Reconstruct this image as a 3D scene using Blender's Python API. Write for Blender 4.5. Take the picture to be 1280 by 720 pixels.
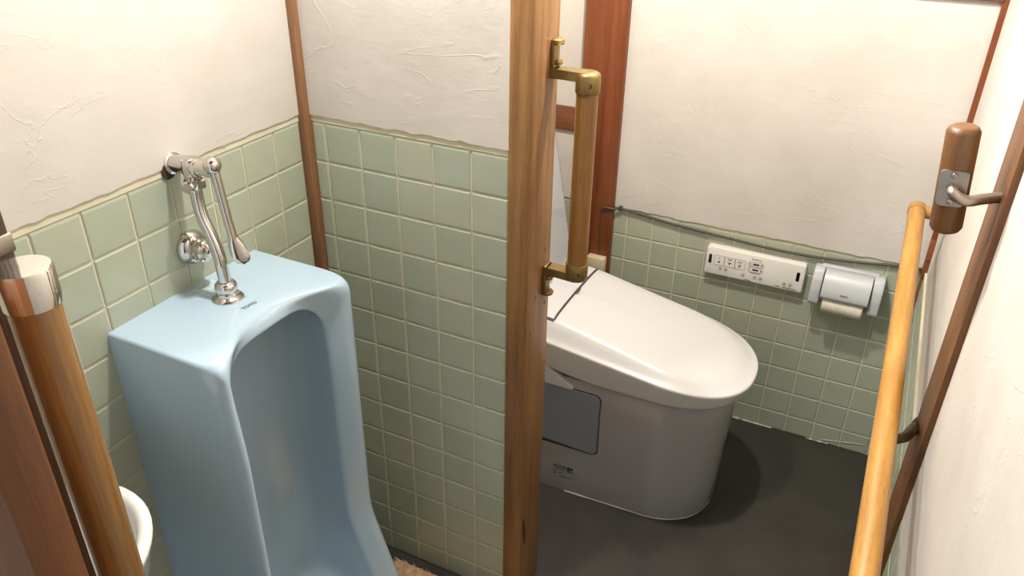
import bpy, bmesh, math, random
from mathutils import Vector, Matrix, Euler, noise
random.seed(7)
S = 0.78            # one tile pitch (0.1 in the numbers below) is 78 mm
C = bpy.context.scene.collection
for o in list(bpy.data.objects): bpy.data.objects.remove(o)

# ------------------------------------------------------------------ camera
CAM = Vector((1.27459, -1.46766, 1.97552))
R0 = Vector((0.89688622, 0.44202393, 0.01448954))
R1 = Vector((0.22801854, -0.43409088, -0.87153465))
R2 = Vector((-0.37894939, 0.78497131, -0.49011979))
cd = bpy.data.cameras.new('camera'); cam = bpy.data.objects.new('camera', cd); C.objects.link(cam)
cam.matrix_world = Matrix(((R0.x, -R1.x, -R2.x, CAM.x*S), (R0.y, -R1.y, -R2.y, CAM.y*S), (R0.z, -R1.z, -R2.z, CAM.z*S), (0, 0, 0, 1)))
cd.sensor_width = 36; cd.lens = 36*995.07/1280; cd.clip_start = 0.02
bpy.context.scene.camera = cam
# ------------------------------------------------------------------ light
w = bpy.data.worlds.new('world'); bpy.context.scene.world = w; w.use_nodes = True
w.node_tree.nodes['Background'].inputs[0].default_value = (0.72, 0.84, 1.0, 1)
w.node_tree.nodes['Background'].inputs[1].default_value = 0.35
def lamp(name, loc, power, col, rad):
    l = bpy.data.lights.new(name, 'POINT'); l.energy = power; l.color = col; l.shadow_soft_size = rad
    o = bpy.data.objects.new(name, l); C.objects.link(o); o.location = Vector(loc)*S; return o
lamp('toilet_lamp', (0.82, 0.34, 2.36), 19, (1.0, 0.945, 0.87), 0.03)
lamp('urinal_lamp', (0.46, -0.27, 2.50), 15.5, (1.0, 0.955, 0.89), 0.03)
vs = bpy.context.scene.view_settings
vs.view_transform = 'Standard'; vs.look = 'None'; vs.gamma = 1; vs.use_curve_mapping = False; vs.exposure = 1.78

# ------------------------------------------------------------------ materials
K = .72             # overall reflectance
def s2l(c):
    return tuple(K*((x/255)/12.92 if x/255 <= .04045 else ((x/255+.055)/1.055)**2.4) for x in c)+(1,)
def mat(name, col, rough=.5, metal=0, coat=0, spec=.5):
    m = bpy.data.materials.new(name); m.use_nodes = True
    b = m.node_tree.nodes['Principled BSDF']
    b.inputs['Base Color'].default_value = s2l(col); b.inputs['Roughness'].default_value = rough
    b.inputs['Metallic'].default_value = metal; b.inputs['Coat Weight'].default_value = coat
    b.inputs['Specular IOR Level'].default_value = spec
    return m
def N(m, t): return m.node_tree.nodes.new(t)
def L(m, a, b): m.node_tree.links.new(a, b)
def bsdf(m): return m.node_tree.nodes['Principled BSDF']
def vary(m, c1, c2, scale, detail=4, lo=.35, hi=.65, stretch=(1, 1, 1), rough=None):
    tc = N(m, 'ShaderNodeTexCoord'); mp = N(m, 'ShaderNodeMapping'); mp.inputs['Scale'].default_value = stretch
    n = N(m, 'ShaderNodeTexNoise'); n.inputs['Scale'].default_value = scale; n.inputs['Detail'].default_value = detail
    r = N(m, 'ShaderNodeValToRGB'); r.color_ramp.elements[0].position = lo; r.color_ramp.elements[1].position = hi
    r.color_ramp.elements[0].color = s2l(c1); r.color_ramp.elements[1].color = s2l(c2)
    L(m, tc.outputs['Object'], mp.inputs['Vector']); L(m, mp.outputs[0], n.inputs['Vector']); L(m, n.outputs['Fac'], r.inputs['Fac'])
    L(m, r.outputs['Color'], bsdf(m).inputs['Base Color'])
    return mp, n, r
def bump(m, fac, dist, strength=1):
    b = N(m, 'ShaderNodeBump'); b.inputs['Distance'].default_value = dist; b.inputs['Strength'].default_value = strength
    L(m, fac, b.inputs['Height']); L(m, b.outputs[0], bsdf(m).inputs['Normal']); return b
def wood(name, light, dark, axis=2, rough=.45, coat=0, scale=26, contrast=(.36, .66), knots=False):
    m = mat(name, light, rough, coat=coat)
    st = [1, 1, 1]; st[axis] = .045
    mp, n, r = vary(m, dark, light, scale, 6, contrast[0], contrast[1], st)
    n.inputs['Distortion'].default_value = .12
    # finer pores
    n2 = N(m, 'ShaderNodeTexNoise'); n2.inputs['Scale'].default_value = scale*9; n2.inputs['Detail'].default_value = 3
    L(m, mp.outputs[0], n2.inputs['Vector'])
    r2 = N(m, 'ShaderNodeMapRange'); r2.inputs['From Min'].default_value = .3; r2.inputs['From Max'].default_value = .6
    r2.inputs['To Min'].default_value = .72; r2.inputs['To Max'].default_value = 1.06
    L(m, n2.outputs['Fac'], r2.inputs['Value'])
    mx = N(m, 'ShaderNodeMix'); mx.data_type = 'RGBA'; mx.blend_type = 'MULTIPLY'; mx.inputs['Factor'].default_value = .8
    L(m, r.outputs['Color'], mx.inputs['A']); L(m, r2.outputs[0], mx.inputs['B'])
    # broad tone drift along the board
    n3 = N(m, 'ShaderNodeTexNoise'); n3.inputs['Scale'].default_value = 5; n3.inputs['Detail'].default_value = 2
    tc = N(m, 'ShaderNodeTexCoord'); L(m, tc.outputs['Object'], n3.inputs['Vector'])
    r3 = N(m, 'ShaderNodeMapRange'); r3.inputs['To Min'].default_value = .8; r3.inputs['To Max'].default_value = 1.18
    L(m, n3.outputs['Fac'], r3.inputs['Value'])
    m2 = N(m, 'ShaderNodeMix'); m2.data_type = 'RGBA'; m2.blend_type = 'MULTIPLY'; m2.inputs['Factor'].default_value = 1
    L(m, mx.outputs['Result'], m2.inputs['A']); L(m, r3.outputs[0], m2.inputs['B'])
    L(m, m2.outputs['Result'], bsdf(m).inputs['Base Color'])
    bump(m, n2.outputs['Fac'], .0006, .5)
    return m
def make_plaster():
    m = mat('plaster', (238, 230, 220), .85, spec=.25)
    mp, n, r = vary(m, (216, 209, 200), (228, 222, 214), 6, 4, .3, .7)
    tc = N(m, 'ShaderNodeTexCoord')
    a = N(m, 'ShaderNodeTexNoise'); a.inputs['Scale'].default_value = 34; a.inputs['Detail'].default_value = 7; a.inputs['Roughness'].default_value = .6
    mp2 = N(m, 'ShaderNodeMapping'); mp2.inputs['Scale'].default_value = (.55, .55, 1); mp2.inputs['Rotation'].default_value = (.3, .25, .2)
    L(m, tc.outputs['Object'], mp2.inputs[0]); L(m, mp2.outputs[0], a.inputs['Vector'])
    # trowel ridges: thin lines where a distorted noise crosses its middle value
    b = N(m, 'ShaderNodeTexNoise'); b.inputs['Scale'].default_value = 11; b.inputs['Detail'].default_value = 5; b.inputs['Distortion'].default_value = .8
    L(m, mp2.outputs[0], b.inputs['Vector'])
    sb = N(m, 'ShaderNodeMath'); sb.operation = 'SUBTRACT'; sb.inputs[1].default_value = .5; L(m, b.outputs['Fac'], sb.inputs[0])
    ab = N(m, 'ShaderNodeMath'); ab.operation = 'ABSOLUTE'; L(m, sb.outputs[0], ab.inputs[0])
    mr = N(m, 'ShaderNodeMapRange'); mr.inputs['From Max'].default_value = .018; mr.inputs['To Min'].default_value = .4; mr.inputs['To Max'].default_value = 0
    L(m, ab.outputs[0], mr.inputs['Value'])
    k = N(m, 'ShaderNodeTexNoise'); k.inputs['Scale'].default_value = 7; L(m, tc.outputs['Object'], k.inputs['Vector'])
    kr = N(m, 'ShaderNodeMapRange'); kr.inputs['From Min'].default_value = .48; kr.inputs['From Max'].default_value = .62; L(m, k.outputs['Fac'], kr.inputs['Value'])
    mu = N(m, 'ShaderNodeMath'); mu.operation = 'MULTIPLY'; L(m, mr.outputs[0], mu.inputs[0]); L(m, kr.outputs[0], mu.inputs[1])
    ad = N(m, 'ShaderNodeMath'); ad.operation = 'ADD'; L(m, a.outputs['Fac'], ad.inputs[0]); L(m, mu.outputs[0], ad.inputs[1])
    bump(m, ad.outputs[0], .0030, .32)
    return m
def make_tile():
    m = mat('celadon_tile', (158, 176, 150), .22, coat=.0)
    oi = N(m, 'ShaderNodeObjectInfo'); r = N(m, 'ShaderNodeValToRGB')
    r.color_ramp.elements[0].color = s2l((183, 192, 171)); r.color_ramp.elements[1].color = s2l((194, 199, 177))
    e = r.color_ramp.elements.new(.5); e.color = s2l((188, 196, 173))
    L(m, oi.outputs['Random'], r.inputs['Fac'])
    tc = N(m, 'ShaderNodeTexCoord'); n = N(m, 'ShaderNodeTexNoise'); n.inputs['Scale'].default_value = 22; n.inputs['Detail'].default_value = 3
    L(m, tc.outputs['Object'], n.inputs['Vector'])
    mr = N(m, 'ShaderNodeMapRange'); mr.inputs['To Min'].default_value = .93; mr.inputs['To Max'].default_value = 1.06; L(m, n.outputs['Fac'], mr.inputs['Value'])
    mx = N(m, 'ShaderNodeMix'); mx.data_type = 'RGBA'; mx.blend_type = 'MULTIPLY'; mx.inputs['Factor'].default_value = 1
    L(m, r.outputs['Color'], mx.inputs['A']); L(m, mr.outputs[0], mx.inputs['B']); L(m, mx.outputs['Result'], bsdf(m).inputs['Base Color'])
    bump(m, n.outputs['Fac'], .0004, .5)
    return m
def make_floor():
    m = mat('dark_floor', (62, 60, 57), .55, spec=.35)
    mp, n, r = vary(m, (55, 53, 48), (64, 62, 56), 9, 6, .3, .7)
    tc = N(m, 'ShaderNodeTexCoord'); n2 = N(m, 'ShaderNodeTexNoise'); n2.inputs['Scale'].default_value = 420; n2.inputs['Detail'].default_value = 2
    L(m, tc.outputs['Object'], n2.inputs['Vector'])
    mr = N(m, 'ShaderNodeMapRange'); mr.inputs['From Min'].default_value = .3; mr.inputs['From Max'].default_value = .7
    mr.inputs['To Min'].default_value = .65; mr.inputs['To Max'].default_value = 1.4; L(m, n2.outputs['Fac'], mr.inputs['Value'])
    mx = N(m, 'ShaderNodeMix'); mx.data_type = 'RGBA'; mx.blend_type = 'MULTIPLY'; mx.inputs['Factor'].default_value = 1
    L(m, r.outputs['Color'], mx.inputs['A']); L(m, mr.outputs[0], mx.inputs['B']); L(m, mx.outputs['Result'], bsdf(m).inputs['Base Color'])
    bump(m, n2.outputs['Fac'], .0005, .6)
    return m
PLASTER = make_plaster(); TILE = make_tile(); FLOOR = make_floor()
GROUT = mat('grout', (222, 214, 182), .8); vary(GROUT, (222, 214, 182), (238, 232, 206), 14)
CAULK = mat('sealant', (225, 220, 205), .5)
POSTW = wood('pale_post_wood', (174, 130, 80), (144, 102, 58), 2, .45, scale=75)
REDW = wood('red_brown_wood', (146, 82, 42), (120, 60, 28), 2, .42, scale=48)
TRIMW = wood('trim_wood', (166, 120, 80), (140, 96, 62), 2, .5, scale=40)
BEAMW = wood('beam_wood', (140, 86, 54), (118, 68, 42), 0, .5)
DARKW = wood('dark_post_wood', (140, 96, 56), (114, 73, 40), 2, .45, scale=30)
RAILW = wood('oak_rail_wood', (212, 160, 78), (188, 132, 54), 1, .42, .1, 110, (.3, .7))
RODW = wood('lacquered_rod_wood', (156, 110, 50), (128, 84, 34), 2, .33, .3, 60, (.3, .7))
GRIPW = wood('walnut_grip_wood', (136, 94, 54), (110, 73, 40), 2, .42, 0, 50, (.3, .7))
POLEW = wood('varnished_pole_wood', (168, 126, 74), (118, 82, 44), 2, .25, .6, 40, (.35, .6))
JAMBW = wood('jamb_wood', (136, 86, 40), (106, 62, 25), 2, .5, 0, 42, (.35, .7))
UPRW = wood('upright_wood', (92, 62, 38), (70, 46, 28), 2, .5, 0, 40)
BLUE = mat('pale_blue_ceramic', (190, 215, 232), .12, coat=.4)
WHITEC = mat('white_ceramic', (188, 188, 192), .12, coat=.3)
LIDP = mat('white_plastic', (226, 226, 224), .36)
GREYP = mat('blue_grey_plastic', (150, 158, 172), .4)
SILVP = mat('pale_grey_plastic', (210, 213, 216), .4)
CHROME = mat('chrome', (244, 240, 234), .08, 1); 
STEEL = mat('brushed_steel', (196, 186, 174), .38, 1)
BRASS = mat('antique_brass', (160, 134, 84), .36, .75)
BRONZE = mat('dark_bronze', (92, 72, 54), .4, .6)
REMP = mat('remote_plastic', (250, 247, 240), .35)
BLACK = mat('black_gloss', (14, 12, 12), .15)
INK = mat('print_ink', (84, 80, 78), .6); INKD = mat('dark_print_ink', (40, 42, 50), .6); INKL = mat('faint_print_ink', (172, 166, 160), .6)
SEAM = mat('dark_seam', (70, 66, 68), .6)
PAPER = mat('tissue_paper', (240, 232, 214), .95, spec=.1); vary(PAPER, (232, 222, 200), (244, 238, 222), 60)
CABLE = mat('grey_cable', (78, 74, 66), .55)
CREAM = mat('cream_plastic', (226, 214, 176), .45)
MAT = mat('beige_terry', (206, 166, 130), .95, spec=.1); vary(MAT, (186, 146, 112), (222, 184, 148), 90)
BASIN = mat('basin_ceramic', (236, 234, 228), .12, coat=.3)

# ------------------------------------------------------------------ mesh helpers (all in tile units, scaled by S when linked)
class MB:
    def __init__(s): s.v = []; s.f = []
    def add(s, v, f):
        k = len(s.v); s.v += [tuple(p) for p in v]; s.f += [tuple(i+k for i in q) for q in f]; return s
    def box(s, x0, x1, y0, y1, z0, z1, bev=0, seg=2):
        bm = bmesh.new(); bmesh.ops.create_cube(bm, size=1)
        for p in bm.verts: p.co = Vector(((x0+x1)/2+p.co.x*(x1-x0), (y0+y1)/2+p.co.y*(y1-y0), (z0+z1)/2+p.co.z*(z1-z0)))
        if bev: bmesh.ops.bevel(bm, geom=bm.edges[:], offset=bev, segments=seg, affect='EDGES', profile=.5)
        return s.bm(bm)
    def bm(s, bm, M=None):
        bm.verts.index_update()
        s.add([(M @ p.co if M else p.co) for p in bm.verts], [[q.index for q in f.verts] for f in bm.faces]); bm.free(); return s
    def loft(s, rings, cap0=True, cap1=True):
        n = len(rings[0]); k = len(s.v)
        for r in rings: s.v += [tuple(p) for p in r]
        for i in range(len(rings)-1):
            for j in range(n):
                a = k+i*n+j; b = k+i*n+(j+1) % n; s.f.append((a, b, b+n, a+n))
        if cap0: s.f.append(tuple(k+j for j in reversed(range(n))))
        if cap1: s.f.append(tuple(k+(len(rings)-1)*n+j for j in range(n)))
        return s
    def tube(s, path, r, n=20, cap=True):
        P = [Vector(p) for p in path]; rr = r if isinstance(r, (list, tuple)) else [r]*len(P)
        t0 = (P[1]-P[0]).normalized(); a = Vector((0, 0, 1)) if abs(t0.z) < .9 else Vector((1, 0, 0))
        u = t0.cross(a).normalized(); rings = []
        for i, p in enumerate(P):
            t = (P[min(i+1, len(P)-1)]-P[max(i-1, 0)]).normalized()
            u = (u-t*u.dot(t)).normalized(); v = t.cross(u)
            rings.append([p+(u*math.cos(2*math.pi*j/n)+v*math.sin(2*math.pi*j/n))*rr[i] for j in range(n)])
        return s.loft(rings, cap, cap)
    def lathe(s, prof, c, axis, n=28):          # prof: (radius, distance along the axis)
        c = Vector(c); d = Vector(axis).normalized(); a = Vector((0, 0, 1)) if abs(d.z) < .9 else Vector((1, 0, 0))
        u = d.cross(a).normalized(); v = d.cross(u)
        return s.loft([[c+d*h+(u*math.cos(2*math.pi*j/n)+v*math.sin(2*math.pi*j/n))*max(r, 1e-5) for j in range(n)] for r, h in prof])
    def prism(s, pts, o, ex, ey, ez, h):        # polygon pts in the frame o,ex,ey pushed along ez by h
        o, ex, ey, ez = Vector(o), Vector(ex), Vector(ey), Vector(ez)
        return s.loft([[o+ex*a+ey*b for a, b in pts], [o+ex*a+ey*b+ez*h for a, b in pts]])
def bez(pts, n=24):                            # Catmull-Rom through the points
    P = [Vector(p) for p in pts]; P = [P[0]*2-P[1]]+P+[P[-1]*2-P[-2]]; out = []
    for i in range(1, len(P)-2):
        for k in range(n):
            t = k/n; a, b, c, d = P[i-1:i+3]
            out.append(.5*((2*b)+(c-a)*t+(2*a-5*b+4*c-d)*t*t+(3*b-a-3*c+d)*t**3))
    return out+[P[-2]]
def rrect(a0, a1, b0, b1, r, k=6):
    r = min(r, (a1-a0)/2-1e-4, (b1-b0)/2-1e-4); out = []
    for cx, cy, st in ((a1-r, b1-r, 0), (a0+r, b1-r, 1), (a0+r, b0+r, 2), (a1-r, b0+r, 3)):
        for i in range(k+1):
            t = (st+i/k)*math.pi/2; out.append((cx+r*math.cos(t), cy+r*math.sin(t)))
    return out
def wloc(o):
    p = Vector((0, 0, 0))
    while o: p = p+o.location; o = o.parent
    return p
def obj(name, mb, m, parent=None, smooth=40, origin=None):
    me = bpy.data.meshes.new(name)
    off = wloc(parent); org = Vector(origin)*S if origin is not None else off
    me.from_pydata([tuple(Vector(p)*S-org) for p in mb.v], [], mb.f); me.validate()
    bm = bmesh.new(); bm.from_mesh(me); bmesh.ops.recalc_face_normals(bm, faces=bm.faces); bm.to_mesh(me); bm.free()
    if smooth:
        for p in me.polygons: p.use_smooth = True
        me.set_sharp_from_angle(angle=math.radians(smooth))
    me.materials.append(m)
    o = bpy.data.objects.new(name, me); C.objects.link(o); o.location = org-off if parent else org
    if parent: o.parent = parent
    return o
def thing(name, label, cat, loc, group=None):
    o = bpy.data.objects.new(name, None); C.objects.link(o); o.location = Vector(loc)*S; o.empty_display_size = .05
    o['label'] = label; o['category'] = cat
    if group: o['group'] = group
    return o
def tag(o, label, cat): o['label'] = label; o['category'] = cat; return o
def struct(name, mb, m, label, smooth=0):
    o = obj(name, mb, m, None, smooth); o['kind'] = 'structure'; o['label'] = label; return o
def lettering(name, body, size, o, ex, ey, m, parent, stretch=1, depth=.0006):
    c = bpy.data.curves.new('lettering', 'FONT'); c.body = body; c.size = 1; c.align_x = 'CENTER'; c.align_y = 'CENTER'; c.resolution_u = 3; c.offset = .018
    t = bpy.data.objects.new('lettering', c); C.objects.link(t)
    me = bpy.data.meshes.new_from_object(t.evaluated_get(bpy.context.evaluated_depsgraph_get()))
    o, ex, ey = Vector(o), Vector(ex).normalized(), Vector(ey).normalized(); nz = ex.cross(ey)
    mb = MB(); mb.add([o+ex*p.co.x*size*stretch+ey*p.co.y*size+nz*depth for p in me.vertices], [tuple(q.vertices) for q in me.polygons])
    bpy.data.objects.remove(t); bpy.data.curves.remove(c)
    me2 = bpy.data.meshes.new(name); off = wloc(parent)
    me2.from_pydata([tuple(Vector(p)*S-off) for p in mb.v], [], mb.f); me2.materials.append(m)
    q = bpy.data.objects.new(name, me2); C.objects.link(q); q.parent = parent; return q

# ------------------------------------------------------------------ room shell
XD, YC, ZT, YF = 1.490, 1.1702, 2.95, -2.2
TA, TC = 1.380, 0.780          # top of the tiling in the urinal bay / in the toilet bay
floor = struct('floor', MB().box(-.1, 1.6, YF-.1, 1.3, -.08, 0), FLOOR, 'dark charcoal speckled floor under the toilet')
ceiling = struct('ceiling', MB().box(-.1, 1.6, YF-.1, 1.3, ZT, ZT+.08), wood('ceiling_wood', (92, 80, 68), (74, 64, 54), 1, .6), 'brown board ceiling')
G = .0028                        # tile face stands this far in front of the grout bed
wl = struct('wall_left', MB().box(-.1, -G, YF, YC+.02, 0, TA), GROUT, 'left wall with sage green tiles under white plaster, behind the urinal')
wm = struct('wall_middle', MB().box(0, .552, G, .10-.006, 0, TA), GROUT, 'partition wall between urinal and toilet, tall green tiling under plaster')
wb = struct('wall_back', MB().box(-.02, XD+.02, YC+G, YC+.1, 0, TC), GROUT, 'back wall of the toilet bay, low green tiling under plaster')
wr = struct('wall_right', MB().box(XD+.0018, XD+.1, YF, YC+.02, 0, TC-.055), GROUT, 'right wall of rough white plaster over low green tiling')
wf = struct('wall_front', MB().box(-.1, .25, YF-.1, YF, 0, ZT).box(1.25, 1.6, YF-.1, YF, 0, ZT).box(.25, 1.25, YF-.1, YF, 2.45, ZT), PLASTER, 'plaster wall with a doorway behind the camera')
def plaster_sheet(parent, fixed, sgn, axis, a0, a1, z0, z1, thick, jag=.004, base=None):
    # a slab whose lower edge is uneven, as the trowel left it
    n = max(8, int((a1-a0)/.012)); v = []; f = []
    for i in range(n+1):
        a = a0+(a1-a0)*i/n
        z = z0+(noise.noise((a*38, z0*7, 1.3))*1.0+noise.noise((a*110, 3, z0))*.6)*jag
        for (d, zz) in ((0, z), (sgn*thick, z+.0015), (sgn*thick, z1), (0, z1)):
            v.append((fixed+d, a, zz) if axis == 'y' else (a, fixed+d, zz))
    for i in range(n):
        for k in range(4):
            f.append((4*i+k, 4*i+(k+1) % 4, 4*i+4+(k+1) % 4, 4*i+4+k))
    f.append((0, 1, 2, 3)); f.append((4*n, 4*n+1, 4*n+2, 4*n+3))
    return obj('plaster', MB().add(v, f), PLASTER, parent, 0)
plaster_sheet(wl, -.1, 1, 'y', YF, YC+.02, TA+.015, ZT, .103)
plaster_sheet(wm, .095, -1, 'x', 0, .5545, TA+.014, ZT, .098)
plaster_sheet(wm, .09, 1, 'x', 0, .5545, 0.02, ZT, .01)
plaster_sheet(wb, YC+.1, -1, 'x', -.02, XD+.02, TC+.008, ZT, .104)
plaster_sheet(wr, XD+.1, -1, 'y', .18, YC+.02, TC+.004, ZT, .1, .003)
plaster_sheet(wr, XD+.1, -1, 'y', YF, .03, TC-.05, ZT, .1, .004)
obj('grout_bed', MB().box(XD-.0032, XD+.01, .1, YC, 0, TC-.001), GROUT, wr, 0)
# cream bead where tile meets plaster
obj('grout_edge', MB().box(-.012, .0002, -1.6, -.02, TA-.0005, TA+.020, .0015), GROUT, wl, 0)
obj('grout_edge', MB().box(.02, .552, -.0002, .012, TA-.0005, TA+.019, .0015), GROUT, wm, 0)
obj('grout_edge', MB().box(0, XD, YC+.0012, YC+.012, TC-.001, TC+.012), GROUT, wb, 0)
obj('grout_edge', MB().box(XD-.006, XD+.01, .17, YC, TC-.001, TC+.007), GROUT, wr, 0)

tile_mesh = {}
def tile(parent, plane, a0, a1, z0, z1, pos, top=False):
    g = .0023; a0 += g; a1 -= g; z0 += g; z1 -= (0 if top else g)
    w_, h_ = round(a1-a0, 4), round(z1-z0, 4)
    if w_ < .006 or h_ < .006: return
    key = (plane, w_, h_, top)
    if key not in tile_mesh:
        t = .009; b = .0028; d = .0016; bt = .008 if top else b
        w2, h2 = w_/2, h_/2
        b = min(b, w2*.4)
        rows = [[(-w2, -h2), (w2, -h2), (w2, h2), (-w2, h2)], [(-w2, -h2), (w2, -h2), (w2, h2), (-w2, h2)],
                [(-w2+b, -h2+b), (w2-b, -h2+b), (w2-b, h2-bt), (-w2+b, h2-bt)]]
        dep = [-t, -d, 0]; v = []
        for r, q in zip(rows, dep):
            for (a, z) in r:
                v.append({'A': (q, a, z), 'B': (a, -q, z), 'D': (-q, a, z)}[plane])
        f = [(8, 9, 10, 11)]
        for k in (0, 4):
            for j in range(4): f.append((k+j, k+(j+1) % 4, k+4+(j+1) % 4, k+4+j))
        me = bpy.data.meshes.new('tile'); me.from_pydata([tuple(Vector(p)*S) for p in v], [], f)
        bm = bmesh.new(); bm.from_mesh(me); bmesh.ops.recalc_face_normals(bm, faces=bm.faces)
        nd = {'A': Vector((1, 0, 0)), 'B': Vector((0, -1, 0)), 'D': Vector((-1, 0, 0))}[plane]
        bm.faces.ensure_lookup_table()
        if bm.faces[0].normal.dot(nd) < 0: bmesh.ops.reverse_faces(bm, faces=bm.faces)
        bm.to_mesh(me); bm.free(); me.materials.append(TILE); tile_mesh[key] = me
    o = bpy.data.objects.new('tile', tile_mesh[key]); C.objects.link(o); o.parent = parent
    ac, zc = (a0+a1)/2, (z0+z1)/2
    j = lambda: random.uniform(-.003, .003)
    o.location = Vector({'A': (pos, ac, zc), 'B': (ac, pos, zc), 'D': (pos, ac, zc)}[plane])*S
    o.rotation_euler = {'A': (0, j(), j()), 'B': (j(), 0, j()), 'D': (0, j(), j())}[plane]
def rows_down(top): 
    z = top; out = []
    while z > .001: out.append((max(z-.1, 0), z)); z -= .1
    return out
ya = [-.0205]+[-.1127-.1026*k for k in range(12)]
for i, (z0, z1) in enumerate(rows_down(TA)):
    for a, b in zip(ya[1:], ya[:-1]): tile(wl, 'A', a, b, z0, z1, 0, i == 0)
xb = [.0205]+[.0592+.1*k for k in range(5)]+[.5545]
for i, (z0, z1) in enumerate(rows_down(TA)):
    for a, b in zip(xb[:-1], xb[1:]): tile(wm, 'B', a, b, z0, z1, 0, i == 0)
xc = [.0754+.1*k for k in range(15)]; xc = [0]+xc+[XD]
for i, (z0, z1) in enumerate(rows_down(TC)):
    for a, b in zip(xc[:-1], xc[1:]): tile(wb, 'B', a, b, z0, z1, YC, i == 0)
yd = [YC-.003]+[YC-.06-.1*k for k in range(10)]+[.19]
for i, (z0, z1) in enumerate(rows_down(TC)):
    for a, b in zip(yd[1:], yd[:-1]): tile(wr, 'D', a, b, z0, z1, XD-.006, i == 0)
yd = [.024-.1*k for k in range(6)]
for i, (z0, z1) in enumerate(rows_down(TC-.052)):
    for a, b in zip(yd[1:], yd[:-1]): tile(wr, 'D', a, b, z0, z1, XD-.001, i == 0)
def jag_bead(name, parent, p0, p1, r0):
    p0, p1 = Vector(p0), Vector(p1); n = 40; P = []; r = []
    for i in range(n+1):
        P.append(p0.lerp(p1, i/n)); r.append(max(.0008, r0*(.7+1.1*noise.noise((i*.37, p0.x*9, 2)))))
    obj(name, MB().tube(P, r, 6), CAULK, parent)
jag_bead('sealant', wb, (.92, YC-.003, .002), (1.13, YC-.003, .002), .0035)
jag_bead('sealant', wb, (1.26, YC-.003, .002), (1.34, YC-.003, .004), .0028)
jag_bead('sealant', wb, (1.31, YC-.002, .014), (1.46, YC-.002, .045), .0016)

# trims and posts
t = struct('trim_1', MB().box(-.004, .021, -.021, .004, 0, ZT, .002), TRIMW, 'thin wooden corner strip between the tiled left wall and the partition', 30)
t = struct('trim_2', MB().box(1.474, 1.494, YC-.018, YC+.02, TC-.012, ZT, .002).box(1.474, 1.494, YC-.030, YC-.010, TC-.012, .90, .002), REDW, 'narrow brown corner strip at the right end of the back wall', 30)
obj('plug', MB().lathe([(.0055, 0), (.0055, .003), (.003, .0045), (0, .0045)], (1.482, YC-.030, .835), (0, -1, 0), 14), REDW, t)
obj('strip_end', MB().box(1.475, 1.487, YC-.024, YC-.004, .575, TC-.012, .002), DARKW, t, 30)
obj('sealant', MB().lathe([(0, -.010), (.006, -.007), (.008, 0), (.006, .007), (0, .010)], (1.482, YC-.014, .535), (1, 0, .2), 12), CAULK, wb)
struct('trim_3', MB().box(.43, 1.476, YC-.022, YC+.02, 1.612, 1.76, .002), BEAMW, 'horizontal wooden beam along the top of the back wall', 30)
struct('trim_4', MB().box(.02, .275, YC-.016, YC+.02, 1.055, 1.142, .002), BEAMW, 'short horizontal brown rail on the back wall left of the post', 30)
p = obj('wooden_post', MB().box(.553, .608, -.004, .124, 0, ZT, .003), POSTW, None, 30)
tag(p, 'pale brown wooden post at the free end of the tiled partition', 'post')
kn = MB(); kp = []
for k in range(20):
    a_ = 2*math.pi*k/20; kp.append((.016+(.0085*math.cos(a_))*(1+.5*noise.noise((k*.7, 1, 4)))+.012*math.sin(a_)*-.6, .272+.055*math.sin(a_)*(1+.3*noise.noise((k*.5, 9, 4)))))
kn.prism(kp, (.6075, 0, 0), (0, 1, 0), (0, 0, 1), (1, 0, 0), .0011)
o = obj('knot', kn, mat('dark_knot', (66, 40, 24), .7), p, 0); o['label'] = 'dark crack and knot'
for (y_, z_) in ((.10, .98), (.045, 1.02), (.09, 1.13), (.02, .93), (.05, .42)):
    obj('nail_hole', MB().prism(rrect(y_-.0016, y_+.0016, z_-.005, z_+.005, .0015, 3), (.6075, 0, 0), (0, 1, 0), (0, 0, 1), (1, 0, 0), .0009), bpy.data.materials['dark_knot'], p, 0)
p2 = obj('wooden_post', MB().box(.272, .424, YC-.028, YC+.03, 0, ZT, .003), REDW, None, 30)
tag(p2, 'wide red-brown wooden post on the back wall behind the vertical handrail', 'post')
p3 = obj('wooden_post', MB().box(1.4775, XD+.05, .018, .195, 0, ZT, .003), DARKW, None, 30)
tag(p3, 'dark brown post set in the right white plaster wall', 'post')

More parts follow.
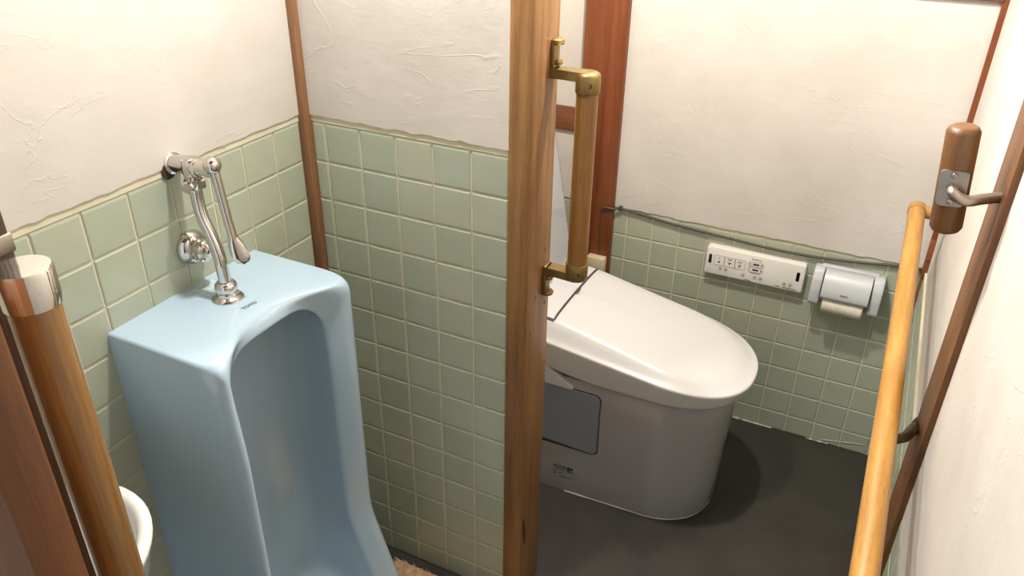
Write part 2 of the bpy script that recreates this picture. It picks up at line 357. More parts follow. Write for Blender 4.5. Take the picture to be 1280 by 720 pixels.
# ------------------------------------------------------------------ urinal
YU = -.430
ur = thing('urinal', 'pale blue floor-standing ceramic urinal against the left tiled wall', 'urinal', (0, YU, 0))
def uf(z):                       # front profile: upright, then the lip swings forward
    d = .445-z; return .287+.006*max(0, z-.8)+.32*(d+math.sqrt(d*d+.0006))/2
def sst(a, b, v): t = max(0, min(1, (v-a)/(b-a))); return t*t*(3-2*t)
def uring(hw, z0, z1, rt, rb, dx=None, x=None, ks=12, kside=40, yo=0, dt=None):
    out = []
    a0, a1 = YU+yo-hw, YU+yo+hw
    def arc(cy, cz, r, t0, t1): return [(cy+r*math.cos(t0+(t1-t0)*i/ks), cz+r*math.sin(t0+(t1-t0)*i/ks)) for i in range(ks+1)]
    h = math.pi/2
    rt = min(rt, hw-.001); rb = min(rb, hw-.001)
    def line(p, q, n): return [(p[0]+(q[0]-p[0])*i/n, p[1]+(q[1]-p[1])*i/n) for i in range(1, n)]
    A = arc(a1-rt, z1-rt, rt, 0, h); B = arc(a0+rt, z1-rt, rt, h, 2*h); D = arc(a0+rb, z0+rb, rb, 2*h, 3*h); E = arc(a1-rb, z0+rb, rb, 3*h, 4*h)
    pts = A+line(A[-1], B[0], 14)+B+line(B[-1], D[0], kside)+D+line(D[-1], E[0], 8)+E+line(E[-1], A[0], kside)
    for y, z in pts:
        # the head is set back between the two side wings
        wt = sst(.205, .02, abs(y-YU+.006))**.8*sst(.86, 1.09, z) if dt is not None else 0
        xx = x if x is not None else uf(z)+dx*(1-wt)+(dt or 0)*wt
        out.append((xx, y, z))
    return out
HW = .208
rings = [uring(HW, .0, 1.127, .006, .006, x=0),
         uring(HW, 0.0, 1.127, 0.008, 0.008, dx=-0.085, yo=0, dt=-0.13),
         uring(HW-.001, 0.002, 1.127, 0.012, 0.01, dx=-0.052, yo=0, dt=-0.118),
         uring(HW-.0045, 0.004, 1.1266, 0.018, 0.012, dx=-0.03, yo=0, dt=-0.108),
         uring(HW-.010, 0.008, 1.1258, 0.025, 0.016, dx=-0.015, yo=0, dt=-0.1),
         uring(HW-.017, 0.016, 1.1242, 0.034, 0.02, dx=-0.0055, yo=0, dt=-0.093),
         uring(HW-.025, 0.03, 1.122, 0.043, 0.03, dx=-0.0015, yo=-0.001, dt=-0.087),
         uring(HW-.033, 0.05, 1.1185, 0.052, 0.04, dx=-0.002, yo=-0.002, dt=-0.082),
         uring(.167, 0.075, 1.1145, 0.062, 0.05, dx=-0.0085, yo=-0.003, dt=-0.078),
         uring(.1595, 0.1, 1.11, 0.07, 0.06, dx=-0.019, yo=-0.004, dt=-0.0745),
         uring(.152, 0.115, 1.104, 0.078, 0.07, dx=-0.031, yo=-0.006, dt=-0.0715),
         uring(.1492, 0.12, 1.0985, 0.08, 0.075, dx=-0.0365, yo=-0.007, dt=-0.0695),
         uring(.1475, 0.123, 1.0945, 0.08, 0.08, dx=-0.0415, yo=-0.007, dt=-0.068),
         uring(.1472, 0.125, 1.0915, 0.08, 0.082, dx=-0.0455, yo=-0.007, dt=-0.068),
         uring(.1485, 0.127, 1.0905, 0.08, 0.085, dx=-0.053, yo=-0.007, dt=-0.0685),
         uring(.1530, .13, 1.094, .08, .09, dx=-.08, yo=-.005, dt=-.085),
         uring(.155, .135, 1.096, .08, .1, dx=-.115, yo=-.003, dt=-.12),
         uring(.150, .15, 1.09, .085, .12, x=.125),
         uring(.134, .17, 1.07, .085, .11, x=.085),
         uring(.104, .21, 1.03, .085, .085, x=.066),
         uring(.05, .31, .95, .045, .045, x=.058)]
obj('body', MB().loft(rings), BLUE, ur, 75)
lettering('brand_lettering', 'TOTO', .0135, (.1695, -.4285, 1.127), (.12, 1, 0), (-1, .12, 0), INKD, ur, .95)
st = MB().prism(rrect(-.03, .03, -.017, .017, .003), (.034, -.412, 1.1271), (0, 1, 0), (-1, 0, 0), (0, 0, 1), .0006)
lb = obj('sticker', st, mat('sticker_film', (206, 226, 232), .35), ur, 0); lb['label'] = 'small faded sticker'
for k in range(4):
    o = obj('sticker_print', MB().box(.022+.006*k, .0235+.006*k, -.428+.003*k, -.402-.004*(k % 2), 1.1277, 1.1281), INKL, lb, 0)
# ------------------------------------------------------------------ flush valve
yv = -.41
fv = thing('flush_valve', 'chrome flush valve with bent pipe and hanging lever above the urinal', 'flush valve', (0, yv, 1.127))
obj('wall_stub', MB().lathe([(.0225, -.004), (.0225, .006), (.0185, .008), (.0185, .05), (.0195, .052), (.0195, .062), (.0180, .064), (.0180, .108), (.0165, .112)], (0, yv+.003, 1.402), (1, 0, .06)), CHROME, fv)
hd = MB().lathe([(0, -.026), (.011, -.025), (.0165, -.020), (.019, -.008), (.0195, .008), (.0175, .02), (.012, .025), (0, .026)], (.058, yv, 1.399), (0, 0, 1))
hd.lathe([(.0195, 0), (.0215, .003), (.0215, .016), (.0185, .019)], (.060, yv-.002, 1.362), (0, 0, 1), 6)
hd.lathe([(.013, 0), (.013, .018), (.010, .021), (0, .021)], (.060, yv-.012, 1.372), (.5, -1, 0), 14)
obj('valve_body', hd, CHROME, fv)
obj('nozzle_ring', MB().lathe([(.019, 0), (.0205, .002), (.0205, .010), (.019, .012)], (.066, yv+.002, 1.404), (1, 0, .06)), CHROME, fv)
obj('discharge_pipe', MB().tube(bez([(.060, yv-.002, 1.375), (.060, yv-.003, 1.335), (.068, yv-.006, 1.300), (.088, yv-.010, 1.262), (.102, yv-.013, 1.225), (.106, yv-.014, 1.185), (.107, yv-.014, 1.145)], 10), .0128, 20), CHROME, fv)
fl = obj('spud_flange', MB().lathe([(.032, 0), (.0325, .002), (.029, .006), (.020, .009), (.018, .012)], (.107, yv-.014, 1.1272), (0, 0, 1)), CHROME, fv)
obj('spud_nut', MB().lathe([(.020, .006), (.0235, .009), (.0235, .014), (.020, .017)], (.107, yv-.014, 1.1272), (0, 0, 1), 8).lathe([(.018, .016), (.0225, .020), (.0235, .027), (.022, .034), (.0185, .038), (.0135, .040)], (.107, yv-.014, 1.1272), (0, 0, 1), 24), CHROME, fv)
lv = MB().lathe([(0, -.016), (.010, -.015), (.0155, -.010), (.0175, 0), (.0155, .009), (.009, .014), (0, .015)], (.115, yv, 1.418), (1, .0, 0), 20)
lv.tube(bez([(.115, yv, 1.414), (.118, yv+.001, 1.395), (.121, yv+.002, 1.36), (.127, yv+.003, 1.30), (.132, yv+.004, 1.262)], 8), .0095, 16)
le = obj('lever', lv, CHROME, fv)
pd = []
for t_ in range(17):
    s_ = t_/16; e_ = (1 if s_ < .7 else math.sqrt(max(.004, 1-((s_-.7)/.3)**2)))
    wd = (.009+.0095*math.sin(min(1, s_/.7)*math.pi/2))*e_; th = (.0085-.003*s_)*max(e_, .3)
    cx = .130+.020*s_; cz = 1.272-.064*s_
    pd.append([(cx+.74*th*math.cos(a)+.68*wd*math.sin(a), yv+.004-.68*th*math.cos(a)+.74*wd*math.sin(a), cz) for a in [2*math.pi*k/18 for k in range(18)]])
obj('paddle', MB().loft(pd), CHROME, le)
# rust-stained hole in the plaster round the stub
obj('hole_stain', MB().lathe([(.018, 0), (.017, .0015), (0, .0016)], (.0025, yv-.010, 1.390), (1, 0, 0), 18), mat('brown_gap', (70, 48, 36), .9), wl)
# stop valve
sv = thing('stop_valve', 'round chrome stop valve on the tiles left of the bent pipe', 'valve', (0, -.403, 1.213))
obj('flange', MB().lathe([(.038, 0), (.0385, .004), (.036, .012), (.029, .020), (.025, .022)], (0, -.403, 1.213), (1, 0, 0), 36), CHROME, sv)
obj('knob', MB().lathe([(.0245, .018), (.026, .022), (.026, .032), (.0235, .033), (.0235, .036), (.0245, .037), (.0245, .045), (.021, .048)], (0, -.403, 1.213), (1, 0, 0), 12), CHROME, sv)
obj('knob_cap', MB().lathe([(.021, .046), (.019, .052), (.011, .055), (.010, .058), (.006, .059), (0, .0595)], (0, -.403, 1.213), (1, 0, 0), 24), CHROME, sv)

# ------------------------------------------------------------------ toilet
YT = .694
to = thing('toilet', 'white one-piece toilet with closed lid in front of the tiled back wall', 'toilet', (.5, YT, 0))
def dring(xb, xc, xt, hb, hf, z, n=2.3, rb=.03, kb=5, ks=14, kf=24, zf=None):
    half = []
    for i in range(kb+1):
        t_ = i/kb*math.pi/2; half.append((xb+rb-rb*math.cos(t_), hb-rb+rb*math.sin(t_)))
    for i in range(1, ks+1):
        u = i/ks; half.append((xb+rb+(xc-xb-rb)*u, hb+(hf-hb)*u))
    for i in range(1, kf+1):
        t_ = i/kf*math.pi/2; half.append((xc+(xt-xc)*math.sin(t_)**(2/n), hf*math.cos(t_)**(2/n) if i < kf else 0))
    pts = [(x, -h) for x, h in half]+[(x, h) for x, h in reversed(half[:-1])]
    return [(x, YT+h, (zf(x) if zf else z)) for x, h in pts]
base = [dring(.06, .80, 1.012, .226, .196, 0, 2.2), dring(.06, .80, 1.016, .228, .198, .012, 2.2), dring(.06, .80, 1.018, .228, .201, .10, 2.2), dring(.06, .80, 1.024, .227, .207, .25, 2.2),
        dring(.06, .80, 1.036, .225, .213, .40, 2.25), dring(.06, .80, 1.044, .222, .214, .462, 2.3), dring(.06, .80, 1.042, .218, .210, .485, 2.3), dring(.06, .80, 1.02, .2, .19, .488, 2.3)]
obj('base', MB().loft(base), WHITEC, to, 50)
zc = lambda x: .620-.13*(x-.43)
def lring(i, o, lift, seat=None):
    f = (lambda x: zc(max(x, .3))+lift(x)) if seat is None else seat
    return dring(.24+i*.3, .80-.02*o, 1.0765-o*1.25, .2355-o, .2355-o, 0, 2.3, zf=f)
cr = lambda x: max(.0, min(1, (1.10-x)/.62))
lb_ = lambda d: (lambda x: d+.13*max(0, .62-max(x, .3)))
lid = [dring(.24, .80, 1.045, .212, .212, 0, 2.3, zf=lb_(.494)), dring(.24, .80, 1.068, .228, .228, 0, 2.3, zf=lb_(.495)), lring(0, .0045, None, lb_(.499)), lring(0, .0035, None, lb_(.504)), lring(0, -.0022, lambda x: -.012), lring(0, -.003, lambda x: -.005), lring(0, -.0022, lambda x: -.0015), lring(0, .0, lambda x: .0004), lring(0, .005, lambda x: .0015+.002*cr(x)),
       lring(0, .014, lambda x: .003+.010*cr(x)), lring(0, .025, lambda x: .006+.026*cr(x)), lring(0, .035, lambda x: .0085+.038*cr(x)), lring(0, .045, lambda x: .0105+.045*cr(x)), lring(0, .06, lambda x: .012+.0475*cr(x)), lring(0, .09, lambda x: .0135+.049*cr(x)), lring(0, .14, lambda x: .0150+.050*cr(x)), lring(0, .21, lambda x: .016+.050*cr(x))]
obj('lid', MB().loft(lid), LIDP, to, 50)
def lid_z(x, y):
    h = .2355-abs(y-YT); T = [(.0, 0), (.005, .0015+.002*cr(x)), (.014, .003+.010*cr(x)), (.025, .006+.026*cr(x)), (.035, .0085+.038*cr(x)), (.045, .0105+.045*cr(x)), (.06, .012+.0475*cr(x)), (.09, .0135+.049*cr(x)), (.14, .0150+.050*cr(x)), (.21, .016+.050*cr(x)), (.24, .016+.050*cr(x))]
    for (a, p), (b, q) in zip(T[:-1], T[1:]):
        if h <= b: return zc(x)+p+(q-p)*(h-a)/(b-a)
    return zc(x)+T[-1][1]
sm = []
XS = .472
path = [(XS-.16+.16*i/8, YT+.193) for i in range(9)]+[(XS, YT+.193-.386*i/24) for i in range(1, 25)]+[(XS-.16*i/8, YT-.193) for i in range(1, 9)]
sp = MB()
for (a, b), (c, d) in zip(path[:-1], path[1:]):
    dv = Vector((c-a, d-b, 0)).normalized(); nv = Vector((-dv.y, dv.x, 0))*.0036
    q = []
    for (x, y) in ((a, b), (c, d)):
        for s_ in (-1, 1):
            xx, yy = x+nv.x*s_, y+nv.y*s_
            q.append((xx, yy, lid_z(xx, yy)+.0012)); q.append((xx, yy, lid_z(xx, yy)-.006))
    sp.add(q, [(0, 2, 6, 4), (0, 4, 5, 1), (2, 3, 7, 6)])
obj('seam', sp, SEAM, to, 0)
tank = []
for z, xf, hw, r in ((.60, .395, .196, .03), (.67, .380, .202, .03), (.90, .342, .202, .035), (1.10, .309, .200, .04), (1.15, .300, .198, .045), (1.168, .290, .192, .05), (1.176, .27, .175, .05), (1.178, .23, .12, .05)):
    xb_ = .05+(.02 if z > 1.17 else 0)
    tank.append([(x, y, z) for x, y in rrect(xb_, xf, YT-hw, YT+hw, r, 6)])
obj('tank', MB().loft(tank), WHITEC, to, 60)
def side_y(x, z):               # near side of the skirt
    T = [(0, .226, .196), (.1, .228, .201), (.25, .227, .207), (.40, .225, .213), (.462, .222, .214)]
    for (a, p, q), (b, p2, q2) in zip(T[:-1], T[1:]):
        if z <= b:
            u = (z-a)/(b-a); hb = p+(p2-p)*u; hf = q+(q2-q)*u; break
    else: hb, hf = T[-1][1:]
    return YT-(hb+(hf-hb)*(x-.09)/(.71))
def side_plate(name, pts, h, m, parent, sm_=30):
    cx = sum(p[0] for p in pts)/len(pts); cz = sum(p[1] for p in pts)/len(pts); rr_ = []
    for k, d in ((1.0, .004), (1.0, -h+.002), (.985, -h)):
        rr_.append([(cx+(x-cx)*k, side_y(x, z)+d, cz+(z-cz)*k) for x, z in pts])
    return obj(name, MB().loft(rr_), m, parent, sm_)
def warp(p): x, z = p; return (x, z)
pts = rrect(.30, .652, .205, .448, .02, 6)
pan = side_plate('side_panel', [(x, z+(.02*(.652-x)/.35 if z < .3 else 0)) for x, z in pts], .004, GREYP, to); pan['label'] = 'blue-grey side panel'
side_plate('panel_gap', rrect(.298, .6575, .200, .453, .022, 6), .0012, SEAM, to)
tri = side_plate('hinge_bracket', [(.40, .455), (.552, .4545), (.562, .4575), (.557, .465), (.47, .5195), (.40, .53)], .014, SILVP, to); tri['label'] = 'pale grey hinge bracket'
obj('bracket_screw', MB().lathe([(.005, 0), (.004, .0015), (0, .002)], (.515, side_y(.515, .47)-.012, .472), (0, -1, 0), 12), STEEL, tri)
yl = side_y(.54, .09)-.0015
def slabel(txt, size, x, z, st_=1): lettering('lettering', txt, size, (x, side_y(x, z)-.0012, z), (1, (side_y(.6, z)-side_y(.5, z))/.1, 0), (0, 0, 1), INKD, to, st_)
slabel('AQUA', .0165, .527, .108, 1.05); slabel('CERAMIC', .0075, .527, .096, 1.3)
lg = MB()
for k in range(3):
    x0 = .553+.007*k
    lg.add([(x0, side_y(x0, .1)-.0014, .098+.002*k), (x0+.006, side_y(x0, .1)-.0014, .098+.002*k), (x0+.008, side_y(x0, .1)-.0014, .114), (x0+.002, side_y(x0, .1)-.0014, .114)], [(0, 1, 2, 3)])
lg.add([(.553, side_y(.553, .09)-.0014, .092), (.578, side_y(.578, .09)-.0014, .092), (.578, side_y(.578, .09)-.0014, .096), (.553, side_y(.553, .09)-.0014, .096)], [(0, 1, 2, 3)])
obj('logo', lg, INKD, to, 0)
pr = MB()
for (x0, x1, z) in ((.503, .515, .081), (.521, .540, .078), (.503, .514, .072), (.527, .567, .063)):
    pr.add([(x0, side_y(x0, z)-.0014, z), (x1, side_y(x1, z)-.0014, z), (x1, side_y(x1, z)-.0014, z+.0028), (x0, side_y(x0, z)-.0014, z+.0028)], [(0, 1, 2, 3)])
obj('fine_print', pr, INKD, to, 0)
bead = [p for p in base[0] if p[0] > .5]
obj('sealant_bead', MB().tube([(x*1.0, YT+(y-YT)*1.01, .002) for x, y, z in bead], [.0012+.0022*abs(noise.noise((x*14, y*14, 0))) for x, y, z in bead], 6), CAULK, to)

# ------------------------------------------------------------------ remote control on the back wall
rc = thing('wall_remote', 'white bidet remote control panel on the green tiles left of the paper holder', 'remote control', (.957, YC, .67))
RX0, RX1, RZ0, RZ1, RY = .789, 1.131, .617, .723, YC-.030
def plate(pts, y0, y1, bev): 
    cx = sum(a for a, b in pts)/len(pts); cz = sum(b for a, b in pts)/len(pts)
    def ins(d): 
        w2 = max(abs(a-cx) for a, b in pts); h2 = max(abs(b-cz) for a, b in pts)
        return [(cx+(a-cx)*(w2-d)/w2, cz+(b-cz)*(h2-d)/h2) for a, b in pts]
    return MB().loft([[(a, y0, b) for a, b in pts], [(a, y1+bev, b) for a, b in pts], [(a, y1+bev*.3, b) for a, b in ins(bev*.3)], [(a, y1, b) for a, b in ins(bev)]])
obj('body', plate(rrect(RX0, RX1, RZ0, RZ1, .008, 5), YC+.002, RY, .004), REMP, rc)
RH = RZ1-RZ0; RW = RX1-RX0
def rp(u, v): return RX0+RW*u, RZ1-RH*v      # position on the face, from its top left corner
def rflat(u0, u1, v0, v1, m, name, par, r=.25, h=.0006):
    x0, z1 = rp(u0, v0); x1, z0 = rp(u1, v1); pts = rrect(x0, x1, z0, z1, min(x1-x0, z1-z0)*r, 4)
    return obj(name, MB().loft([[(a, RY+.002, b) for a, b in pts], [(a, RY-h, b) for a, b in pts]]), m, par, 0)
def routline(u0, u1, v0, v1, rad, m, name, par, wd=.0011, h=.0008):
    x0, z1 = rp(u0, v0); x1, z0 = rp(u1, v1)
    a = rrect(x0, x1, z0, z1, rad, 6); b = rrect(x0+wd, x1-wd, z0+wd, z1-wd, max(rad-wd, .0005), 6); n = len(a)
    return obj(name, MB().add([(p[0], RY-h, p[1]) for p in a]+[(p[0], RY-h, p[1]) for p in b], [(i, (i+1) % n, n+(i+1) % n, n+i) for i in range(n)]), m, par, 0)
rflat(.031, .063, .27, .60, BLACK, 'sensor_window', rc); rflat(.922, .955, .27, .60, BLACK, 'sensor_window', rc)
bt = []
for k, (u0, u1) in enumerate(((.088, .196), (.196, .305), (.305, .412))):
    b = rflat(u0+.001, u1-.001, .265, .62, REMP, 'button', rc, .12, .0007)
    routline(u0, u1, .26, .625, .0035 if k != 1 else .0008, INK, 'button_outline', b)
    cx = (u0+u1)/2
    if k == 0:
        rflat(cx-.008, cx+.008, .35, .385, INK, 'button_print', b, .3, .0011); rflat(cx-.011, cx+.011, .47, .53, INKD, 'button_print', b, .3, .0011)
    elif k == 1:
        rflat(cx-.022, cx+.02, .33, .36, INK, 'button_print', b, .3, .0011); rflat(cx-.02, cx+.02, .45, .475, INKD, 'button_print', b, .3, .0011); rflat(cx-.007, cx+.007, .475, .53, INKD, 'button_print', b, .3, .0011)
    else:
        rflat(cx-.03, cx+.02, .35, .375, INK, 'button_print', b, .3, .0011); rflat(cx-.004, cx+.006, .43, .53, INKD, 'button_print', b, .3, .0011); rflat(cx-.016, cx+.006, .50, .535, INKD, 'button_print', b, .3, .0011)
for (v0, v1, mm) in ((.235, .405, '-'), (.435, .605, '+')):
    b = rflat(.437, .596, v0, v1, REMP, 'button', rc, .5, .0007); routline(.436, .597, v0-.005, v1+.005, .009, INK, 'button_outline', b)
    vc = (v0+v1)/2
    rflat(.487, .548, vc-.03, vc+.03, INKD, 'button_print', b, .2, .0011); rflat(.452, .466, vc-.015, vc+.015, INK, 'button_print', b, .3, .0011); rflat(.568, .582, vc-.03, vc+.03, INK, 'button_print', b, .3, .0011)
dots = MB()
for v in (.165, .655):
    for k in range(7):
        x, z = rp(.468+.0155*k, v); dots.add([(x, RY-.0008, z), (x+.0028, RY-.0008, z), (x+.0028, RY-.0008, z+.004), (x, RY-.0008, z+.004)], [(0, 1, 2, 3)])
o = obj('indicator_dots', dots, INK, rc, 0); o['kind'] = 'stuff'
for (u, v) in ((.165, .74), (.222, .745), (.405, .80), (.525, .80), (.583, .80), (.822, .80), (.882, .80)):
    b = rflat(u-.021, u+.021, v-.075, v+.075, REMP, 'button', rc, .4, .0007)
    routline(u-.022, u+.022, v-.08, v+.08, .006, INKL, 'button_outline', b, .0007)
    rflat(u-.012, u+.012, v-.045, v-.02, INK, 'button_print', b, .2, .0011); rflat(u-.010, u+.010, v+.005, v+.04, INK, 'button_print', b, .2, .0011)
lettering('lettering', 'INAX', .0075, (*[rp(.462, .945)[0]], RY-.0006, rp(.462, .945)[1]), (1, 0, 0), (0, 0, 1), INK, rc, 1.3)
pr = MB()
for (u0, u1, v) in ((.735, .80, .93), (.812, .95, .935)):
    x0, z = rp(u0, v); x1, _ = rp(u1, v); n_ = int((x1-x0)/.0045)
    for k in range(n_):
        a = x0+.0045*k; pr.add([(a, RY-.0008, z), (a+.0032, RY-.0008, z), (a+.0032, RY-.0008, z+.0034), (a, RY-.0008, z+.0034)], [(0, 1, 2, 3)])
obj('fine_print', pr, INK, rc, 0)

# ------------------------------------------------------------------ paper holder and roll
ph = thing('paper_holder', 'pale grey toilet paper holder on the green tiles beside the yellow handrail', 'paper holder', (1.27, YC, .67))
HX0, HX1 = 1.158, 1.381
def arm(x0, x1):
    prof = [(YC+.002, .733), (YC-.030, .736), (YC-.050, .728), (YC-.066, .700), (YC-.072, .665), (YC-.072, .618), (YC-.066, .607), (YC-.052, .605), (YC-.03, .61), (YC+.002, .63)]
    bm = bmesh.new(); vs_ = [bm.verts.new((x0, a, b)) for a, b in prof]; f = bm.faces.new(vs_)
    r = bmesh.ops.extrude_face_region(bm, geom=[f]); bmesh.ops.translate(bm, verts=[g for g in r['geom'] if isinstance(g, bmesh.types.BMVert)], vec=(x1-x0, 0, 0))
    bmesh.ops.bevel(bm, geom=bm.edges[:], offset=.005, segments=3, affect='EDGES', profile=.5, clamp_overlap=True)
    return MB().bm(bm)
obj('arm', arm(HX0, HX0+.034), SILVP, ph, 50); obj('arm', arm(HX1-.034, HX1), SILVP, ph, 50)
obj('back_plate', MB().box(HX0+.02, HX1-.02, YC-.022, YC+.002, .655, .739, .004), SILVP, ph, 50)
cv = []
for (y, z, th) in ((YC-.030, .736, .004), (YC-.050, .733, .005), (YC-.068, .720, .005), (YC-.080, .700, .005), (YC-.088, .676, .005), (YC-.091, .658, .005), (YC-.090, .650, .004)):
    cv.append((y, z))
bm = MB(); x0, x1 = HX0+.037, HX1-.037
ring_o = cv; ring_i = [(y+.004, z-.003) for y, z in reversed(cv)]
bm.prism([(y, z) for y, z in ring_o+ring_i], (x0, 0, 0), (0, 1, 0), (0, 0, 1), (1, 0, 0), x1-x0)
fv_ = obj('cover_flap', bm, mat('flap_metal', (208, 213, 214), .38, .1), ph, 50); fv_['label'] = 'silvery curved cover flap'
d_ = Vector((0, -.003, -.024)).normalized()
lettering('lettering', 'INAX', .0085, (1.268, YC-.0893, .672), (1, 0, 0), -d_, INK, ph, 1.2, .0016)
rl = thing('toilet_paper', 'nearly used cream toilet paper roll hanging under the grey holder flap', 'toilet paper', (1.265, YC-.055, .61))
rx0, rx1 = HX0+.047, HX1-.047; ry, rz, rr = YC-.052, .618, .034
obj('roll', MB().lathe([(.016, 0), (rr-.002, 0), (rr, .002), (rr, rx1-rx0-.002), (rr-.002, rx1-rx0), (.016, rx1-rx0)], (rx0, ry, rz), (1, 0, 0), 36), PAPER, rl, 40)
pts = [(ry-(rr+.0012)*math.cos(a), rz-(rr+.0012)*math.sin(a)) for a in [(-.5+2.2*i/14) for i in range(15)]]
sh = MB().prism(pts+[(ry-(rr+.0002)*math.cos(a), rz-(rr+.0002)*math.sin(a)) for a in reversed([(-.5+2.2*i/14) for i in range(15)])], (rx0+.001, 0, 0), (0, 1, 0), (0, 0, 1), (1, 0, 0), rx1-rx0-.006)
obj('loose_sheet', sh, PAPER, rl, 40)

# ------------------------------------------------------------------ vertical handrail on the partition post
vh = thing('vertical_handrail', 'vertical lacquered wooden handrail with brass brackets on the partition post', 'handrail', (.690, .092, 1.07))
vx, vy, vr = .690, .092, .0235
obj('rod', MB().tube([(vx, vy, 1.075), (vx, vy, 1.55)], vr, 32), RODW, vh)
def bracket(zs, s):            # zs: rod end height, s: +1 for the top bracket, -1 for the bottom one
    b = MB()
    b.lathe([(vr+.0022, -.032*s), (vr+.003, -.030*s), (vr+.003, .004*s), (vr+.001, .009*s), (vr-.006, .013*s), (0, .0135*s)], (vx, vy, zs), (0, 0, 1), 32)
    za = zs+.002*s
    b.prism([(vx, -.020), (.640, -.016), (.607, -.017), (.607, .017), (.640, .016), (vx, .020)], (0, vy, za-.010), (1, 0, 0), (0, 1, 0), (0, 0, 1), .020)
    b.prism([(.607, -.017), (.621, -.015), (.621, .015), (.607, .017)], (0, vy, za-.010), (1, 0, 0), (0, 1, 0), (0, 0, 1), .020)
    o = obj('bracket', b, BRASS, vh, 40)
    z0, z1 = (za-.012, za+.062) if s > 0 else (za-.062, za+.012)
    f = obj('foot_plate', MB().box(.607, .618, vy-.015, vy+.015, z0, z1, .003), BRASS, o, 40)
    zt = z1 if s > 0 else z0
    obj('end_knob', MB().lathe([(0, -.004), (.013, -.004), (.016, 0), (.014, .006), (.006, .010), (0, .0105)], (.617, vy, zt), (0, 0, s), 20), BRASS, o)
    obj('end_knob', MB().lathe([(0, -.006), (.009, -.005), (.011, 0), (.009, .005), (0, .006)], (.620, vy, za+.022*s), (0, 0, s), 16), BRASS, o)
    obj('screw', MB().lathe([(.0055, 0), (.0055, .0015), (.002, .002), (.002, .0005), (0, .0005)], (vx+.012, vy-vr*.88-.001, zs-.012*s), (.3, -1, 0), 12), BRONZE, o)
bracket(1.548, 1); bracket(1.082, -1)

# ------------------------------------------------------------------ long yellow handrail along the right wall
hx = 1.400; hr = .0224
def hz(y): return 1.005+.068*(y+.03)/1.0
hh = thing('horizontal_handrail', 'long yellow oak handrail running along the right plaster wall', 'handrail', (XD, .3, 1.0))
obj('rod', MB().tube([(hx, -.75, hz(-.75)-.0), (hx, .925, hz(.925))], hr, 32), RAILW, hh)
e = obj('end_bracket', MB().lathe([(hr+.002, -.014), (hr+.0025, -.012), (hr+.0025, .012), (hr-.001, .020), (hr-.010, .025), (0, .026)], (hx, .925, hz(.925)), (0, 1, .07), 32).tube(bez([(hx+.005, .928, hz(.925)), (hx+.035, .932, hz(.925)-.002), (XD-.004, .935, hz(.925)-.006)], 8), .019, 20).lathe([(.03, 0), (.03, .006), (.022, .010)], (XD+.0015, .935, hz(.925)-.006), (-1, 0, 0), 24), mat('tan_bracket', (196, 152, 88), .45, .3), hh, 40)
md = MB().tube(bez([(hx+.004, -.006, hz(0)-.022), (1.4206, .004, .934), (1.445, .024, .928), (1.458, .065, .916), (1.4755, .150, .876)], 8), [.0095]*8+[.0095+.0001*k for k in range(25)], 16)
md.lathe([(.021, 0), (.020, .004), (.013, .009)], (1.4772, .152, .875), (-1, -.1, 0), 20)
obj('support_arm', md, BRONZE, hh, 40)
# ------------------------------------------------------------------ short wooden grip on a bent steel arm
gx, gy = 1.398, .075
hg = thing('hand_grip', 'short brown wooden grip on a bent steel arm from the dark wall post', 'grip', (1.4, gy, 1.37))
ga, gb = Vector((1.4095, gy+.005, 1.362)), Vector((1.3905, gy-.005, 1.560)); gd = (gb-ga).normalized(); gl = (gb-ga).length
obj('grip', MB().lathe([(0, 0), (.018, .0), (.0235, .003), (.0275, .010), (.0275, gl-.010), (.0235, gl-.003), (.018, gl), (0, gl)], ga, gd, 32), GRIPW, hg, 50)
gm = (ga+gb)/2+gd*-.006
vd = (CAM-gm); vd = (vd-gd*vd.dot(gd)); nrm = Vector((-.10, -1, .2)); nrm = (nrm-gd*nrm.dot(gd)).normalized(); sd = gd.cross(nrm).normalized()
pp = MB(); pr_ = rrect(-.023, .023, -.033, .033, .009, 5)
def bow(a): return math.sqrt(max(0, .0305**2-a*a))
pp.loft([[gm+sd*a+gd*b+nrm*(bow(a)-.004) for a, b in pr_], [gm+sd*a+gd*b+nrm*(bow(a)*.35+.0205) for a, b in pr_]])
pl = obj('plate', pp, STEEL, hg, 35)
for s_ in (-1, 1):
    obj('screw', MB().lathe([(.0055, 0), (.005, .0015), (.002, .002), (.002, .0006), (0, .0006)], gm+gd*.0245*s_+nrm*.0312, nrm, 12), STEEL, pl)
f0 = gm+nrm*.028; 
obj('arm', MB().tube(bez([f0, f0+nrm*.016+Vector((.004, 0, -.002)), Vector((1.424, gy-.040, 1.440)), Vector((1.450, gy-.022, 1.442)), Vector((1.4775, gy-.004, 1.444))], 12), .0098, 20), STEEL, hg)

# ------------------------------------------------------------------ near left: capped pole, jamb, upright
px_, py_, pz_ = .613, -1.098, 1.640
vp_ = thing('capped_pole', 'varnished round wooden pole with a chrome end cap at the near left', 'handrail', (px_, py_, 0))
obj('pole', MB().tube([(px_, py_, .0), (px_, py_, pz_-.004)], .0232, 40), POLEW, vp_)
obj('end_cap', MB().lathe([(.0235, -.0375), (.0250, -.037), (.0252, -.034), (.0252, -.003), (.0236, 0), (0, .0006)], (px_, py_, pz_), (0, 0, 1), 48), CHROME, vp_, 30)
jb = obj('door_jamb', MB().box(.50, .8024, -1.262, -1.226, 0, 1.95, .003), JAMBW, None, 30); tag(jb, 'brown wooden door jamb board in the lower left foreground', 'jamb')
up = thing('wooden_upright', 'wooden upright with a small steel plate at the left edge behind the capped pole', 'upright', (.51, -1.08, 0))
obj('upright', MB().box(.475, (.5565), -1.112, -1.0675, 0, 2.0, .003), UPRW, up, 30)
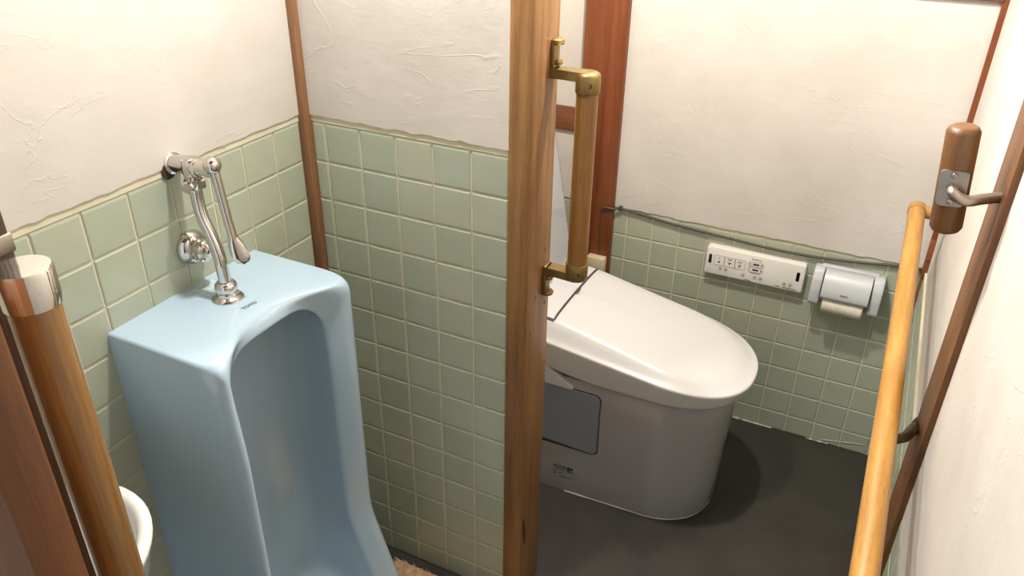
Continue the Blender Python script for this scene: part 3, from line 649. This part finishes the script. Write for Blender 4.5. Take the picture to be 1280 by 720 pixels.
pt = obj('plate', MB().box(.51, .5585, -1.118, -1.066, 1.629, 1.648, .002), STEEL, up, 40)
obj('screw', MB().lathe([(.006, 0), (.0055, .002), (0, .0025)], (.548, -1.118, 1.638), (0, -1, 0), 14), CHROME, pt)

# ------------------------------------------------------------------ hand basin
hb = thing('hand_basin', 'small white ceramic hand basin on the left wall before the urinal', 'basin', (0, -1.03, .8))
def ell(a, b, z, sh=0): return [(.19+a*math.cos(2*math.pi*k/48)+sh, -1.03+b*math.sin(2*math.pi*k/48), z) for k in range(48)]
bs = [ell(.06, .07, .72, -.08), ell(.11, .12, .74, -.06), ell(.155, .18, .80, -.025), ell(.178, .21, .88, -.004), ell(.183, .219, .928), ell(.189, .224, .938), ell(.190, .225, .946), ell(.187, .222, .951), ell(.178, .213, .9525), ell(.170, .205, .950), ell(.165, .200, .942), ell(.160, .194, .91), ell(.14, .17, .85), ell(.10, .12, .81), ell(.03, .03, .80)]
bs = [[(max(x, .0005), y, z) for x, y, z in r] for r in bs]
obj('bowl', MB().loft(bs), BASIN, hb, 60)
obj('drain', MB().lathe([(.022, 0), (.022, .003), (.012, .004), (0, .003)], (.19, -1.03, .800), (0, 0, 1), 20), CHROME, hb)

# ------------------------------------------------------------------ cable, cream box, mat
cb = thing('cable', 'grey cable along the top of the back wall tiles from the post', 'cable', (.45, YC-.01, .79))
cp = [(.384, YC-.034, .778), (.395, YC-.036, .792), (.412, YC-.035, .793), (.430, YC-.031, .792), (.449, YC-.012, .790), (.50, YC-.010, .785), (.556, YC-.010, .779), (.647, YC-.010, .770), (.78, YC-.010, .762), (.875, YC-.010, .758), (.976, YC-.010, .753), (1.06, YC-.010, .7525), (1.152, YC-.010, .755), (1.278, YC-.009, .766), (1.397, YC-.009, .782), (1.47, YC-.008, .788)]
obj('cable_run', MB().tube(bez(cp, 6), .0045, 10), CABLE, cb)
obj('thin_wire', MB().tube(bez([(.384, YC-.031, .780), (.381, YC-.030, .72), (.384, YC-.030, .64), (.380, YC-.030, .55)], 6), .0022, 8), CABLE, cb)
obj('clip', MB().box(.442, .456, YC-.020, YC+.0, .783, .799, .003), CABLE, cb, 40)
bx = obj('outlet_box', MB().box(.345, .416, YC-.062, YC-.026, .515, .590, .005), CREAM, None, 40); tag(bx, 'small cream plastic box low on the back post behind the lid', 'box')
# U-shaped terry mat round the urinal foot
out = [(.20, -.07), (.215, -.052), (.25, -.045), (.80, -.045), (.85, -.07), (.87, -.12), (.87, -.74), (.85, -.79), (.80, -.81), (.24, -.81), (.205, -.80), (.20, -.77), (.20, -.68), (.24, -.655), (.47, -.655), (.50, -.63), (.50, -.23), (.47, -.205), (.235, -.205), (.20, -.18)]
cl = bez([(a, b, 0) for a, b in out]+[(out[0][0], out[0][1], 0)], 5)[:-1]
mm = MB().loft([[(p.x, p.y, .001) for p in cl], [(p.x, p.y, .018) for p in cl], [(p.x+(0.5-p.x)*.01, p.y+(-.43-p.y)*.01, .024) for p in cl]])
fm = obj('floor_mat', mm, MAT, None, 0); tag(fm, 'beige terry floor mat round the foot of the urinal', 'mat')
fz = MB(); rnd = random.Random(3)
for k in range(2200):
    i = rnd.randrange(len(cl)); a, b = cl[i], cl[(i+1) % len(cl)]; p = a.lerp(b, rnd.random())
    if not (p.y > -.22 or rnd.random() < .1): continue
    d = Vector((rnd.uniform(-1, 1), rnd.uniform(-1, 1), rnd.uniform(.2, 1))).normalized()*.006; q = Vector((-d.y, d.x, 0)).normalized()*.002; c0 = Vector((p.x, p.y, rnd.uniform(.006, .022)))
    fz.add([c0-q, c0+q, c0+d+q*.4, c0+d-q*.4], [(0, 1, 2, 3)])
tf = obj('tufts', fz, MAT, fm, 0); tf['kind'] = 'stuff'
bpy.context.view_layer.update()
